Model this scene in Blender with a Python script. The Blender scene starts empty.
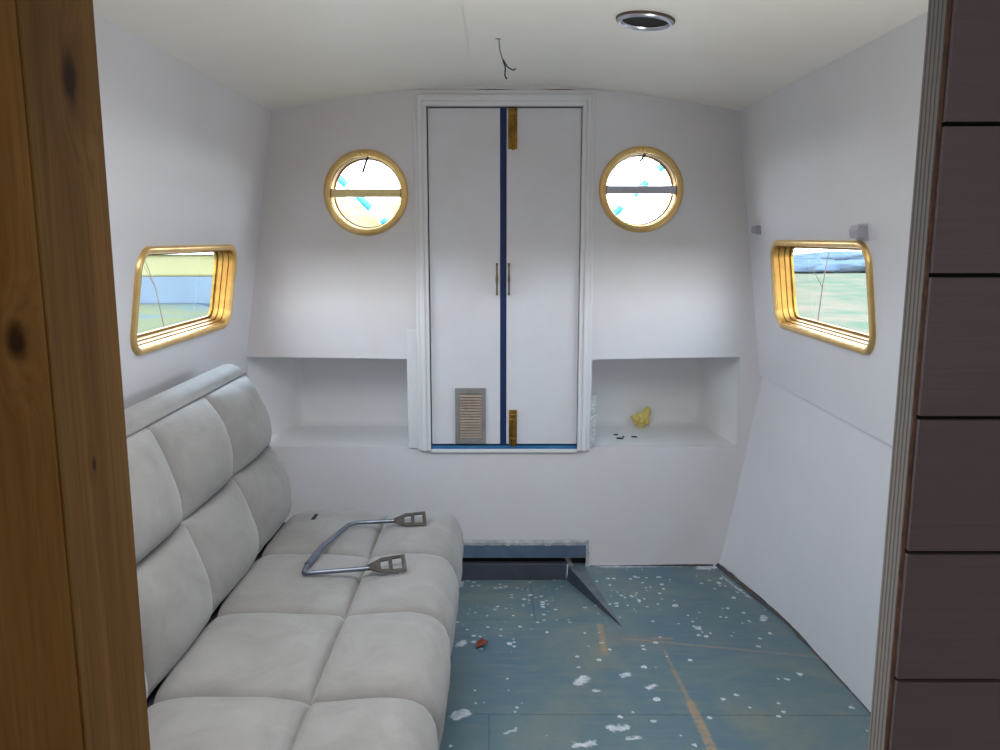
import bpy, bmesh, math, random
from mathutils import Vector, Matrix, noise
from mathutils.geometry import tessellate_polygon
random.seed(7)
S = bpy.context.scene
COL = S.collection
PI = math.pi

# ------------------------------------------------------------------ helpers
def lin(c):
    return tuple((v/255/12.92 if v/255 <= .04045 else ((v/255+.055)/1.055)**2.4) for v in c)

def tag(o, label=None, cat=None, group=None, kind=None):
    if label: o['label'] = label
    if cat: o['category'] = cat
    if group: o['group'] = group
    if kind: o['kind'] = kind
    return o

def empty(name, loc=(0, 0, 0), mat=None):
    o = bpy.data.objects.new(name, None); COL.objects.link(o)
    o.empty_display_size = .05
    if mat is not None: o.matrix_world = mat
    else: o.location = loc
    return o

def obj(name, bm, mats, parent=None, smooth=False, loc=None, recalc=True):
    if recalc: bmesh.ops.recalc_face_normals(bm, faces=bm.faces[:])
    me = bpy.data.meshes.new(name); bm.to_mesh(me); bm.free()
    if not isinstance(mats, (list, tuple)): mats = [mats]
    for m in mats: me.materials.append(m)
    if smooth:
        for p in me.polygons: p.use_smooth = True
        if smooth != True:
            me.set_sharp_from_angle(angle=math.radians(smooth))
    o = bpy.data.objects.new(name, me); COL.objects.link(o)
    if loc is not None: o.location = loc
    if parent is not None: o.parent = parent
    return o

def BM(): return bmesh.new()

def box(bm, x0, x1, y0, y1, z0, z1, bev=0, mi=0, seg=2):
    r = bmesh.ops.create_cube(bm, size=1)
    vs = r['verts']
    for v in vs:
        v.co = Vector(((x0+x1)/2+v.co.x*(x1-x0), (y0+y1)/2+v.co.y*(y1-y0), (z0+z1)/2+v.co.z*(z1-z0)))
    fs = list({f for v in vs for f in v.link_faces})
    for f in fs: f.material_index = mi
    if bev:
        es = list({e for v in vs for e in v.link_edges})
        bmesh.ops.bevel(bm, geom=es, offset=bev, segments=seg, affect='EDGES', profile=.5)

def tube(bm, pts, r, n=10, caps=True, mi=0):
    pts = [Vector(p) for p in pts]
    rings = []
    prev = None
    for i, p in enumerate(pts):
        if i == 0: t = pts[1]-pts[0]
        elif i == len(pts)-1: t = pts[-1]-pts[-2]
        else: t = (pts[i+1]-p).normalized()+(p-pts[i-1]).normalized()
        t.normalize()
        if prev is None:
            a = t.orthogonal().normalized()
        else:
            a = (prev - t*prev.dot(t)).normalized()
        prev = a
        b = t.cross(a)
        rr = r[i] if isinstance(r, (list, tuple)) else r
        rings.append([bm.verts.new(p+a*math.cos(2*PI*k/n)*rr+b*math.sin(2*PI*k/n)*rr) for k in range(n)])
    for A, B in zip(rings, rings[1:]):
        for k in range(n):
            f = bm.faces.new((A[k], A[(k+1) % n], B[(k+1) % n], B[k])); f.material_index = mi
    if caps:
        bm.faces.new(rings[0]).material_index = mi
        bm.faces.new(rings[-1]).material_index = mi

def fillet(pts, rad, n=6):
    """round the corners of a polyline"""
    pts = [Vector(p) for p in pts]; out = [pts[0]]
    for i in range(1, len(pts)-1):
        p = pts[i]; a = (pts[i-1]-p); b = (pts[i+1]-p)
        d = min(rad, a.length*.45, b.length*.45)
        A = p+a.normalized()*d; B = p+b.normalized()*d
        for k in range(n+1):
            t = k/n
            out.append(A*(1-t)**2+p*2*t*(1-t)+B*t*t)
    out.append(pts[-1]); return out

def rrect(hw, hh, r, n=8):
    r = max(r, .001); P = []
    for cx, cy, a0 in ((hw-r, hh-r, 0), (-hw+r, hh-r, PI/2), (-hw+r, -hh+r, PI), (hw-r, -hh+r, 1.5*PI)):
        for k in range(n+1):
            a = a0+PI/2*k/n
            P.append((cx+r*math.cos(a), cy+r*math.sin(a)))
    return P

def circ(r, n=64): return [(r*math.cos(2*PI*k/n), r*math.sin(2*PI*k/n)) for k in range(n)]

def ring(bm, loopf, prof, mi=0):
    """sweep a closed profile [(offset, z)] round the loop given by loopf(offset)"""
    L = []
    for off, z in prof:
        L.append([bm.verts.new((x, y, z)) for x, y in loopf(off)])
    m = len(L); n = len(L[0])
    for i in range(m):
        A, B = L[i], L[(i+1) % m]
        for k in range(n):
            f = bm.faces.new((A[k], A[(k+1) % n], B[(k+1) % n], B[k])); f.material_index = mi

def disc(bm, loop, z, mi=0):
    bm.faces.new([bm.verts.new((x, y, z)) for x, y in loop]).material_index = mi

def plate(bm, outer, holes, to3, mi=0):
    """flat panel with holes; to3(p, d) maps 2D to 3D at depth 0 or 1"""
    loops2 = [outer]+holes
    tris = tessellate_polygon([[Vector((p[0], p[1], 0)) for p in lp] for lp in loops2])
    layers = []
    for d in (0, 1):
        loops = [[bm.verts.new(to3(p, d)) for p in lp] for lp in loops2]
        flat = [v for lp in loops for v in lp]
        for tr in tris:
            try: bm.faces.new([flat[k] for k in tr]).material_index = mi
            except ValueError: pass
        layers.append(loops)
    for A, B in zip(*layers):
        n = len(A)
        for k in range(n):
            bm.faces.new((A[k], A[(k+1) % n], B[(k+1) % n], B[k])).material_index = mi

def grid(bm, rows, mi=0):
    V = [[bm.verts.new(p) for p in r] for r in rows]
    for A, B in zip(V, V[1:]):
        for k in range(len(A)-1):
            bm.faces.new((A[k], A[k+1], B[k+1], B[k])).material_index = mi

# ------------------------------------------------------------------ materials
class NT:
    def __init__(s, name):
        s.m = bpy.data.materials.new(name); s.m.use_nodes = True
        s.t = s.m.node_tree; s.n = s.t.nodes; s.b = s.n['Principled BSDF']
        s._co = None
    def link(s, a, b): s.t.links.new(a, b)
    def co(s):
        if s._co is None: s._co = s.n.new('ShaderNodeTexCoord').outputs['Object']
        return s._co
    def mapping(s, scale=(1, 1, 1), rot=(0, 0, 0), loc=(0, 0, 0)):
        n = s.n.new('ShaderNodeMapping')
        n.inputs['Scale'].default_value = scale; n.inputs['Rotation'].default_value = rot; n.inputs['Location'].default_value = loc
        s.link(s.co(), n.inputs['Vector']); return n.outputs[0]
    def noise(s, scale, detail=4, rough=.55, vec=None, dist=0, out='Fac'):
        n = s.n.new('ShaderNodeTexNoise')
        n.inputs['Scale'].default_value = scale; n.inputs['Detail'].default_value = detail
        n.inputs['Roughness'].default_value = rough; n.inputs['Distortion'].default_value = dist
        s.link(vec if vec is not None else s.co(), n.inputs['Vector']); return n.outputs[out]
    def ramp(s, fac, stops):
        n = s.n.new('ShaderNodeValToRGB'); e = n.color_ramp.elements
        while len(e) < len(stops): e.new(.5)
        for k, (p, c) in zip(e, stops):
            k.position = p
            k.color = (c, c, c, 1) if isinstance(c, (int, float)) else tuple(c)+(1,)
        s.link(fac, n.inputs[0]); return n.outputs[0]
    def mix(s, fac, a, b, mode='MIX'):
        n = s.n.new('ShaderNodeMix'); n.data_type = 'RGBA'; n.blend_type = mode
        for sock, v in ((n.inputs['Factor'], fac), (n.inputs[6], a), (n.inputs[7], b)):
            if isinstance(v, (int, float)): sock.default_value = v
            elif isinstance(v, tuple): sock.default_value = v+(1,)
            else: s.link(v, sock)
        return n.outputs[2]
    def math(s, op, a, b=None, c=None, clamp=False):
        n = s.n.new('ShaderNodeMath'); n.operation = op; n.use_clamp = clamp
        for k, v in enumerate((a, b, c)):
            if v is None: continue
            if isinstance(v, (int, float)): n.inputs[k].default_value = v
            else: s.link(v, n.inputs[k])
        return n.outputs[0]
    def vmath(s, op, a, b=None, out=0):
        n = s.n.new('ShaderNodeVectorMath'); n.operation = op
        for k, v in enumerate((a, b)):
            if v is None: continue
            if isinstance(v, (tuple, Vector)): n.inputs[k].default_value = tuple(v)
            elif isinstance(v, (int, float)): n.inputs['Scale'].default_value = v
            else: s.link(v, n.inputs[k])
        return n.outputs[out]
    def sep(s, vec):
        n = s.n.new('ShaderNodeSeparateXYZ'); s.link(vec, n.inputs[0]); return n.outputs
    def bump(s, h, strength=.2, dist=.01):
        n = s.n.new('ShaderNodeBump'); n.inputs['Strength'].default_value = strength
        n.inputs['Distance'].default_value = dist; s.link(h, n.inputs['Height'])
        s.link(n.outputs[0], s.b.inputs['Normal'])
    def set(s, **k):
        for a, v in k.items():
            i = s.b.inputs[a.replace('_', ' ')]
            if isinstance(v, tuple): i.default_value = v+(1,) if len(v) == 3 else v
            elif isinstance(v, (int, float)): i.default_value = v
            else: s.link(v, i)
        return s

def paint(name, c1, c2, rough=.55, scale=1.6, bump=.08, dirt=None):
    t = NT(name)
    f = t.ramp(t.noise(scale, 5, .6, dist=.5), [(.35, lin(c1)), (.68, lin(c2))])
    if dirt:
        d = t.ramp(t.noise(2.3, 8, .75, dist=1.5), [(.60, 0.), (.75, 1.)])
        f = t.mix(t.math('MULTIPLY', d, .5), f, lin(dirt))
    t.set(Base_Color=f, Roughness=rough)
    t.bump(t.noise(45, 3), bump, .004)
    return t.m

def metal(name, c, rough, var=.12, tarnish=None, met=1.):
    t = NT(name)
    n = t.noise(26, 4)
    t.set(Metallic=met, Roughness=t.math('MULTIPLY_ADD', n, var, rough))
    t.set(Base_Color=t.ramp(t.noise(14, 5, .7), [(.4, lin(c)), (.72, lin(tarnish or c))]))
    return t.m

M = {}
M['wall'] = paint('painted cabin lining', (226, 224, 228), (230, 230, 236), .5)
M['wall_back'] = paint('painted bulkhead', (222, 215, 214), (226, 225, 230), .5, 1.3)  # mottling carries a slight pink cast of the light in its colour
M['ceil'] = paint('painted ceiling', (236, 232, 223), (239, 237, 229), .5)
M['alcove'] = paint('painted alcove', (228, 227, 227), (232, 232, 233), .6)
M['door'] = paint('white door paint', (218, 214, 217), (224, 225, 232), .45, 2.2, .1, (196, 190, 186))
M['frame'] = paint('white gloss frame', (224, 222, 224), (232, 231, 234), .4, 3)
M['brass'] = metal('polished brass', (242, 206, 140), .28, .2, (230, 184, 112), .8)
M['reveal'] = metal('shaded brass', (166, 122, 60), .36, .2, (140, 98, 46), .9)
M['bar_brass'] = metal('pale brass bar', (244, 222, 164), .4, .2, (232, 204, 140), .1)
M['handle'] = metal('dull brown handle metal', (128, 114, 92), .45, .2, (86, 76, 64), .7)
M['old_brass'] = metal('tarnished brass', (176, 134, 62), .38, .2, (96, 70, 34))
M['chrome'] = metal('white metal', (205, 205, 215), .25)
M['steel'] = metal('dull grey steel', (132, 140, 152), .36, .15, (104, 110, 120))
M['plate'] = metal('brown grey steel', (112, 106, 100), .4, .15, (88, 80, 72))
M['grille'] = metal('weathered aluminium', (150, 147, 145), .55, .2, (128, 122, 116), .3)
M['slat'] = metal('weathered brown slat', (176, 160, 146), .55, .2, (156, 138, 124), .15)
M['foil'] = metal('crumpled foil', (216, 218, 222), .4, .3, (190, 192, 196), .55)
M['blue'] = paint('dark blue paint', (8, 38, 86), (12, 46, 100), .6, 8)
M['light_blue'] = paint('mid blue paint', (24, 92, 142), (52, 118, 162), .5, 8)
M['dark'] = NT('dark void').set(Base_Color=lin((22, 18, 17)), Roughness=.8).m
M['black'] = NT('black plastic').set(Base_Color=lin((28, 28, 32)), Roughness=.45).m
M['grey_plastic'] = NT('lilac grey plastic').set(Base_Color=lin((178, 176, 186)), Roughness=.5).m
M['foam'] = paint('yellow foam', (232, 212, 130), (214, 186, 100), .9, 30, .5)
M['chip'] = NT('dark flake').set(Base_Color=lin((66, 62, 60)), Roughness=.8).m
M['leaf'] = paint('dead leaf', (150, 78, 52), (104, 54, 40), .8, 60, .3)
M['pipe_fab'] = NT('seam piping').set(Base_Color=lin((122, 121, 122)), Roughness=.95).m

def fabric():
    t = NT('grey suede upholstery')
    n = t.noise(9, 6, .65, dist=.8)
    c = t.ramp(n, [(.3, lin((128, 126, 123))), (.7, lin((145, 143, 141)))])
    t.set(Base_Color=c, Roughness=.95, Sheen_Weight=.25, Sheen_Roughness=.5)
    h = t.math('ADD', t.math('MULTIPLY', t.noise(700, 2), .35), t.noise(24, 4, dist=.6))
    t.bump(h, .16, .006)
    return t.m
M['fabric'] = fabric()

def glass():
    t = NT('window glass')
    tr = t.n.new('ShaderNodeBsdfTransparent'); tr.inputs[0].default_value = (.97, .985, .98, 1)
    gl = t.n.new('ShaderNodeBsdfGlossy'); gl.inputs['Roughness'].default_value = .03
    lw = t.n.new('ShaderNodeLayerWeight'); lw.inputs['Blend'].default_value = .5
    fr = t.math('MULTIPLY_ADD', t.math('POWER', lw.outputs['Facing'], 5), .5, .04, clamp=True)
    mx = t.n.new('ShaderNodeMixShader')
    t.link(fr, mx.inputs[0]); t.link(tr.outputs[0], mx.inputs[1]); t.link(gl.outputs[0], mx.inputs[2])
    t.link(mx.outputs[0], t.n['Material Output'].inputs['Surface'])
    return t.m
M['glass'] = glass()

def pine(name, c_lo, c_hi, knots, horiz):
    """knots: [(centre, radius)]; grain runs along z, horiz = axis scale across the face"""
    t = NT(name)
    co = t.co()
    dist = None; kmask = None
    for c, r in knots:
        d = t.vmath('SUBTRACT', co, Vector(c))
        d = t.vmath('MULTIPLY', d, (1, 1, .55))
        wob = t.math('MULTIPLY_ADD', t.noise(60, 3), r*1.1, -r*.55)
        L = t.math('ADD', t.vmath('LENGTH', d, out=1), wob)
        mk = t.n.new('ShaderNodeMapRange'); mk.inputs['From Min'].default_value = r*1.9; mk.inputs['From Max'].default_value = r*.5
        mk.interpolation_type = 'SMOOTHSTEP'
        t.link(L, mk.inputs['Value'])
        w = t.n.new('ShaderNodeMapRange'); w.inputs['From Min'].default_value = r*6; w.inputs['From Max'].default_value = 0
        w.inputs['To Max'].default_value = r*2.2; w.interpolation_type = 'SMOOTHSTEP'; t.link(L, w.inputs['Value'])
        kmask = mk.outputs[0] if kmask is None else t.math('MAXIMUM', kmask, mk.outputs[0])
        dist = w.outputs[0] if dist is None else t.math('ADD', dist, w.outputs[0])
    cmb = t.n.new('ShaderNodeCombineXYZ'); t.link(dist, cmb.inputs[0]); t.link(dist, cmb.inputs[1])
    v = t.vmath('ADD', co, cmb.outputs[0])
    mp = t.n.new('ShaderNodeMapping'); mp.inputs['Scale'].default_value = (30, 30, 1.5); t.link(v, mp.inputs['Vector'])
    a = t.noise(1.2, 5, .55, vec=mp.outputs[0], dist=.6)
    mp2 = t.n.new('ShaderNodeMapping'); mp2.inputs['Scale'].default_value = (220, 220, 7); t.link(v, mp2.inputs['Vector'])
    b = t.noise(1.0, 3, .6, vec=mp2.outputs[0])
    c = t.ramp(a, [(.34, lin(c_lo)), (.62, lin(c_hi))])
    c = t.mix(t.math('MULTIPLY', t.ramp(b, [(.45, 0.), (.7, 1.)]), .4), c, lin(tuple(x*.72 for x in c_lo)))
    big = t.ramp(t.noise(2.5, 3), [(.4, 0.), (.7, 1.)])
    c = t.mix(t.math('MULTIPLY', big, .35), c, lin(tuple(x*.8 for x in c_lo)))
    c = t.mix(t.math('MULTIPLY', kmask, .92), c, lin((50, 26, 10)))
    t.set(Base_Color=c, Roughness=.65, Specular_IOR_Level=.12)
    t.bump(b, .1, .002)
    return t.m
M['pine_front'] = pine('knotty pine casing', (138, 94, 44), (160, 114, 60), [((-.351, .590, 1.216), .0062), ((-.345, .590, .86), .003), ((-.41, .590, 1.5), .006)], 0)
M['pine_jamb'] = pine('knotty pine jamb', (118, 80, 36), (140, 100, 50), [((-.327, .652, 1.41), .0085), ((-.327, .640, 1.11), .0025), ((-.327, .66, .55), .008)], 1)

def plywood():
    t = NT('plywood edge')
    y = t.sep(t.co())[1]
    w = t.math('FRACT', t.math('MULTIPLY', t.math('SUBTRACT', y, .604), 1/.0058))
    s = t.math('ADD', w, t.math('MULTIPLY_ADD', t.noise(30, 3), .3, -.15))
    c = t.ramp(s, [(.10, lin((96, 88, 84))), (.26, lin((170, 164, 158))), (.75, lin((160, 154, 148))), (.92, lin((116, 106, 102)))])
    g = t.noise(5, 4, vec=t.mapping((8, 8, 40)))
    c = t.mix(t.math('MULTIPLY', g, .35), c, lin((96, 84, 80)))
    t.set(Base_Color=c, Roughness=.75); return t.m
M['ply'] = plywood()

def brown_board():
    t = NT('dark brown lining board')
    n = t.noise(3, 4)
    c = t.ramp(n, [(.3, lin((112, 94, 92))), (.7, lin((126, 108, 106)))])
    f = t.noise(6, 4, vec=t.mapping((1.2, 1, 60)))
    c = t.mix(t.math('MULTIPLY', f, .35), c, lin((78, 62, 60)))
    t.set(Base_Color=c, Roughness=.55); t.bump(t.noise(6, 4, vec=t.mapping((2, 1, 90))), .12, .002)
    return t.m
M['brown'] = brown_board()
M['raw_edge'] = paint('ragged red brown edge', (120, 84, 62), (84, 58, 48), .8, 60, .3)

def floor_mat():
    t = NT('worn blue painted floor')
    co = t.co()
    wob = t.noise(34, 5, .7, out='Color')
    wob = t.vmath('SCALE', t.vmath('SUBTRACT', wob, (.5, .5, .5)), .055)
    cw = t.vmath('ADD', co, wob)
    wob2 = t.vmath('SCALE', t.vmath('SUBTRACT', t.noise(60, 3, .6, out='Color'), (.5, .5, .5)), .012)
    cs = t.vmath('ADD', co, wob2)
    xyz = t.sep(co)
    base = t.ramp(t.noise(2.4, 6, .65, dist=1.0), [(.28, lin((82, 112, 131))), (.5, lin((97, 121, 129))), (.72, lin((129, 135, 122)))])
    streak = t.noise(3, 6, .7, vec=t.mapping((2, 14, 1)), dist=.6)
    base = t.mix(t.math('MULTIPLY', t.ramp(streak, [(.5, 0.), (.75, 1.)]), .55), base, lin((136, 136, 118)))
    fine = t.noise(70, 4, .7)
    base = t.mix(t.math('MULTIPLY', t.ramp(fine, [(.55, 0.), (.75, 1.)]), .3), base, lin((122, 138, 146)))
    def seg(vec, a, b, r, soft=.004):
        a = Vector(a); b = Vector(b); d = b-a; L = d.length; u = d/L
        pa = t.vmath('SUBTRACT', vec, a)
        h = t.math('DIVIDE', t.vmath('DOT_PRODUCT', pa, u, out=1), L, clamp=True)
        n = t.n.new('ShaderNodeVectorMath'); n.operation = 'SCALE'
        n.inputs[0].default_value = tuple(d); t.link(h, n.inputs['Scale'])
        q = t.vmath('LENGTH', t.vmath('MULTIPLY', t.vmath('SUBTRACT', pa, n.outputs[0]), (1, 1, 0)), out=1)
        m = t.n.new('ShaderNodeMapRange'); m.inputs['From Min'].default_value = r+soft; m.inputs['From Max'].default_value = max(r-soft, 0)
        t.link(q, m.inputs['Value']); return m.outputs[0]
    def union(L):
        o = L[0]
        for k in L[1:]: o = t.math('MAXIMUM', o, k)
        return o
    # board joints
    j = union([seg(cs, (-1, 2.655, 0), (.30, 2.645, 0), .0015, .002), seg(cs, (-1, 2.075, 0), (1.1, 2.060, 0), .0015, .002),
               seg(cs, (.12, 2.655, 0), (.12, 3.1, 0), .001, .002), seg(cs, (-.03, 2.07, 0), (-.02, 1.2, 0), .001, .002)])
    base = t.mix(t.math('MULTIPLY', j, .6), base, lin((48, 58, 62)))
    # scraped bare wood
    scrap = t.noise(50, 4, .7)
    sc = t.ramp(scrap, [(.34, 0.), (.52, 1.)])
    o1 = union([seg(cs, (.337, 2.60, 0), (.331, 2.40, 0), .010), seg(cs, (.536, 2.12, 0), (.548, 1.75, 0), .013)])
    o2 = union([seg(cs, (.40, 2.50, 0), (.80, 2.42, 0), .005), seg(cs, (.80, 2.42, 0), (1.03, 2.37, 0), .003),
                seg(cs, (.522, 2.42, 0), (.525, 2.30, 0), .003), seg(cs, (.525, 2.30, 0), (.536, 2.12, 0), .006), seg(cs, (.50, 2.50, 0), (.56, 2.50, 0), .006)])
    base = t.mix(t.math('MULTIPLY', o1, t.math('MULTIPLY_ADD', sc, .6, .08)), base, lin((180, 150, 108)))
    base = t.mix(t.math('MULTIPLY', o2, t.math('MULTIPLY_ADD', sc, .5, .1)), base, lin((172, 144, 110)))
    # rusty halo patches
    hz = seg(cw, (.38, 2.50, 0), (.50, 2.47, 0), .02, .06)
    base = t.mix(t.math('MULTIPLY', hz, .25), base, lin((150, 124, 108)))
    # paint splashes: fine specks, denser by the bulkhead, and larger blots
    def specks(scale, r, dens, off):
        n = t.n.new('ShaderNodeTexVoronoi'); n.inputs['Scale'].default_value = scale; n.feature = 'F1'
        vv = t.vmath('MULTIPLY', t.vmath('ADD', cs, (off, off*1.7, 0)), (1, 1, 0))
        t.link(vv, n.inputs['Vector'])
        col = t.sep(n.outputs['Color'])
        rad = t.math('MULTIPLY', t.math('POWER', col[0], 2.2), r)
        inside = t.math('LESS_THAN', n.outputs['Distance'], rad)
        return t.math('MULTIPLY', inside, t.math('LESS_THAN', col[1], dens))
    far = t.n.new('ShaderNodeMapRange'); far.inputs['From Min'].default_value = 2.3; far.inputs['From Max'].default_value = 2.75
    t.link(xyz[1], far.inputs['Value'])
    clump = t.ramp(t.noise(5, 2), [(.42, 0.), (.55, 1.)])
    dn = t.math('MULTIPLY', t.math('MULTIPLY_ADD', far.outputs[0], .40, .10), t.math('MULTIPLY_ADD', clump, .9, .25))
    s1 = specks(46, .46, t.math('MULTIPLY', dn, 1.5), .3)
    s2 = specks(22, .30, t.math('MULTIPLY', dn, .7), 3.1)
    s3 = specks(13, .20, .16, 7.7)
    blots = union([seg(cw, (.236, 2.235, 0), (.252, 2.25, 0), .016, .003), seg(cw, (-.115, 2.06, 0), (-.105, 2.07, 0), .020, .003),
                   seg(cw, (.30, 2.00, 0), (.33, 2.01, 0), .013, .003), seg(cw, (.20, 1.93, 0), (.24, 1.935, 0), .011, .003),
                   seg(cw, (.33, 1.955, 0), (.36, 1.96, 0), .005, .003), seg(cw, (.27, 2.19, 0), (.285, 2.185, 0), .005, .002),
                   seg(cw, (-.13, 2.46, 0), (-.12, 2.47, 0), .014, .004), seg(cw, (.37, 2.27, 0), (.385, 2.28, 0), .008, .003),
                   seg(cw, (.43, 2.20, 0), (.45, 2.215, 0), .009, .004), seg(cw, (.02, 1.98, 0), (.045, 2.0, 0), .004, .003),
                   seg(cw, (.90, 2.63, 0), (.91, 2.66, 0), .010, .003), seg(cw, (.66, 2.57, 0), (.67, 2.575, 0), .007, .004)])
    edge = t.math('MULTIPLY', seg(cw, (.40, 3.10, 0), (.87, 3.11, 0), .012, .012), t.ramp(t.noise(18, 4), [(.40, 0.), (.5, 1.)]))
    corner = union([seg(cw, (.80, 3.08, 0), (.85, 3.09, 0), .018, .004), seg(cw, (.86, 3.0, 0), (.91, 2.8, 0), .003, .004)])
    wmask = union([s1, s2, s3, blots, edge, corner])
    wcol = t.ramp(t.noise(40, 2), [(.35, lin((178, 190, 202))), (.6, lin((222, 226, 230)))])
    base = t.mix(t.math('MULTIPLY', wmask, .88), base, wcol)
    t.set(Base_Color=base, Roughness=t.math('MULTIPLY_ADD', fine, .3, .32))
    t.bump(t.math('ADD', t.math('MULTIPLY', fine, .5), t.math('MULTIPLY', wmask, .6)), .12, .004)
    return t.m
M['floor'] = floor_mat()
M['board_blue'] = paint('blue grey step paint', (92, 112, 134), (78, 94, 114), .5, 12, .2, (150, 130, 104))
M['board_dark'] = paint('dark slate step paint', (62, 66, 78), (72, 76, 86), .55, 10, .2)
M['chipped'] = paint('chipped white edge', (196, 196, 196), (140, 142, 146), .8, 26, .3)
M['edge_top'] = paint('grey worn edge', (108, 116, 122), (88, 96, 104), .6, 20, .2)
M['gap'] = paint('dirty brown gap', (96, 80, 66), (58, 70, 84), .9, 9, .5, (150, 124, 92))

# outdoors
def leafy(name, c1, c2, sc=5):
    t = NT(name)
    t.set(Base_Color=t.ramp(t.noise(sc, 6, .7), [(.35, lin(c1)), (.65, lin(c2))]), Roughness=.95, Specular_IOR_Level=0.)
    return t.m
M['bank'] = leafy('pale rough grass', (62, 74, 78), (82, 78, 44), .9)
M['bank2'] = leafy('towpath grass', (62, 76, 62), (96, 84, 72), 1.6)
M['bush_y'] = leafy('yellow autumn leaves', (122, 116, 74), (140, 136, 98), 3)
M['bush_g'] = leafy('blue green evergreen', (62, 74, 88), (80, 90, 100), 3)
M['hull_blue'] = paint('faded blue hull', (64, 78, 90), (72, 88, 100), .5, 2)
M['cream'] = paint('cream cabin side', (108, 104, 62), (116, 112, 72), .5, 2)
M['pole_blue'] = NT('light blue pole paint').set(Base_Color=lin((38, 120, 170)), Roughness=.4).m
M['pole_white'] = NT('white pole paint').set(Base_Color=lin((235, 235, 235)), Roughness=.4).m
M['bark'] = leafy('bark', (92, 78, 62), (70, 60, 50), 8)
t = NT('canal water'); t.set(Base_Color=lin((110, 122, 120)), Roughness=.08, Metallic=.0)
t.bump(t.noise(3, 4), .25, .05); M['water'] = t.m
M['hull_out'] = paint('dark hull steel', (40, 52, 60), (50, 62, 70), .4, 3)

# ------------------------------------------------------------------ room constants
D = 3.1          # bulkhead plane
YB = -1.25       # end of the cabin behind the camera
Lw = (-.98, .77, -.83, 1.75)
Rw = (.995, .77, .87, 1.75)
def wall_x(w, z): return w[0]+(z-w[1])*(w[2]-w[0])/(w[3]-w[1])
def ceil_z(x): return 1.84-.094*(abs(x-.018)/.85)**1.7
def hull_floor_x(y):
    # half-width of the floor edge (right side)
    pts = [(-2, 1.03), (1.6, 1.03), (2.08, 1.021), (2.58, .975), (3.1, .862), (3.3, .79)]
    for (a, b), (c, d) in zip(pts, pts[1:]):
        if y <= c:
            tt = (y-a)/(c-a); return b+(d-b)*tt
    return pts[-1][1]

# ------------------------------------------------------------------ floor (with the sagging piece by the step)
bm = BM()
def face(pts, mi=0):
    bm.faces.new([bm.verts.new(p) for p in pts]).material_index = mi
TIP = (.41, 2.58); FE = .272
face([(-1.12, YB, 0), (1.12, YB, 0), (1.12, TIP[1], 0), (-1.12, TIP[1], 0)])
face([(TIP[0], TIP[1], 0), (1.12, TIP[1], 0), (1.12, 3.2, 0), (FE, 3.2, 0)])
face([(-1.12, TIP[1], 0), (TIP[0], TIP[1], 0), (FE-.004, 3.2, -.070), (-1.12, 3.2, -.070)])
floor = obj('floor', bm, M['floor'], recalc=False)
tag(floor, 'worn blue painted board floor speckled with white paint', 'floor', kind='structure')
# raised edge of the deck board
bm = BM()
face([(TIP[0], TIP[1], .0005), (FE, 3.095, .0015), (FE-.005, 3.095, -.060), (TIP[0]-.006, TIP[1], -.002)], 1)
face([(TIP[0], TIP[1], .0005), (.335, 3.095, .0015), (FE, 3.095, .0015)], 0)
e = obj('trim_1', bm, [M['edge_top'], M['board_dark']], recalc=False)
tag(e, 'dark tapering edge of the lifted floor board beside the step', 'floor edge', kind='structure')

# ------------------------------------------------------------------ side walls
WIN_L = dict(c=(2.455, 1.128), hw=.385, hh=.139)
WIN_R = dict(c=(2.462, 1.135), hw=.378, hh=.146)
def side_wall(name, w, sgn, win, label):
    bm = BM()
    ph = math.atan2(w[2]-w[0], w[3]-w[1])
    up = Vector((math.sin(ph), 0, math.cos(ph)))
    nin = Vector((-sgn*math.cos(ph), 0, sgn*math.sin(ph)))
    if nin.x*sgn > 0: nin = -nin
    O = Vector((w[0], 0, w[1]))
    def to3(p, d): return O+Vector((0, p[0], 0))+up*p[1]-nin*(.042*d)
    cz = (win['c'][1]-w[1])/math.cos(ph)
    hole = [(win['c'][0]+x, cz+y) for x, y in rrect(win['hw']-.0145, win['hh']-.0145, .05)]
    plate(bm, [(YB, 0), (3.14, 0), (3.14, 1.06), (YB, 1.06)], [hole], to3)
    # tapering hull lining under the gunwale
    rows = []
    ys = [YB+(3.14-YB)*k/48 for k in range(49)]
    for f in (0, .1, .25, .5, .75, 1):
        r = []
        for y in ys:
            xf = hull_floor_x(y) if sgn > 0 else .018*2-hull_floor_x(y)
            xt = w[0]+sgn*.012
            r.append((xf+(xt-xf)*(f**.9), y, -.06+(w[1]+.06)*f if f else -.06))
        rows.append(r)
    grid(bm, rows)
    o = obj(name, bm, M['wall'], recalc=True)
    tag(o, label, 'wall', kind='structure')
    # window frame of reference
    X = up.cross(nin)
    c = O+Vector((0, win['c'][0], 0))+up*cz
    mat = Matrix(((X.x, up.x, nin.x, c.x), (X.y, up.y, nin.y, c.y), (X.z, up.z, nin.z, c.z), (0, 0, 0, 1)))
    return mat
matL = side_wall('wall_left', Lw, -1, WIN_L, 'white sloping cabin side behind the sofa with a brass framed window')
matR = side_wall('wall_right', Rw, 1, WIN_R, 'white cabin side above the bare floor with a brass framed window')

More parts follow.
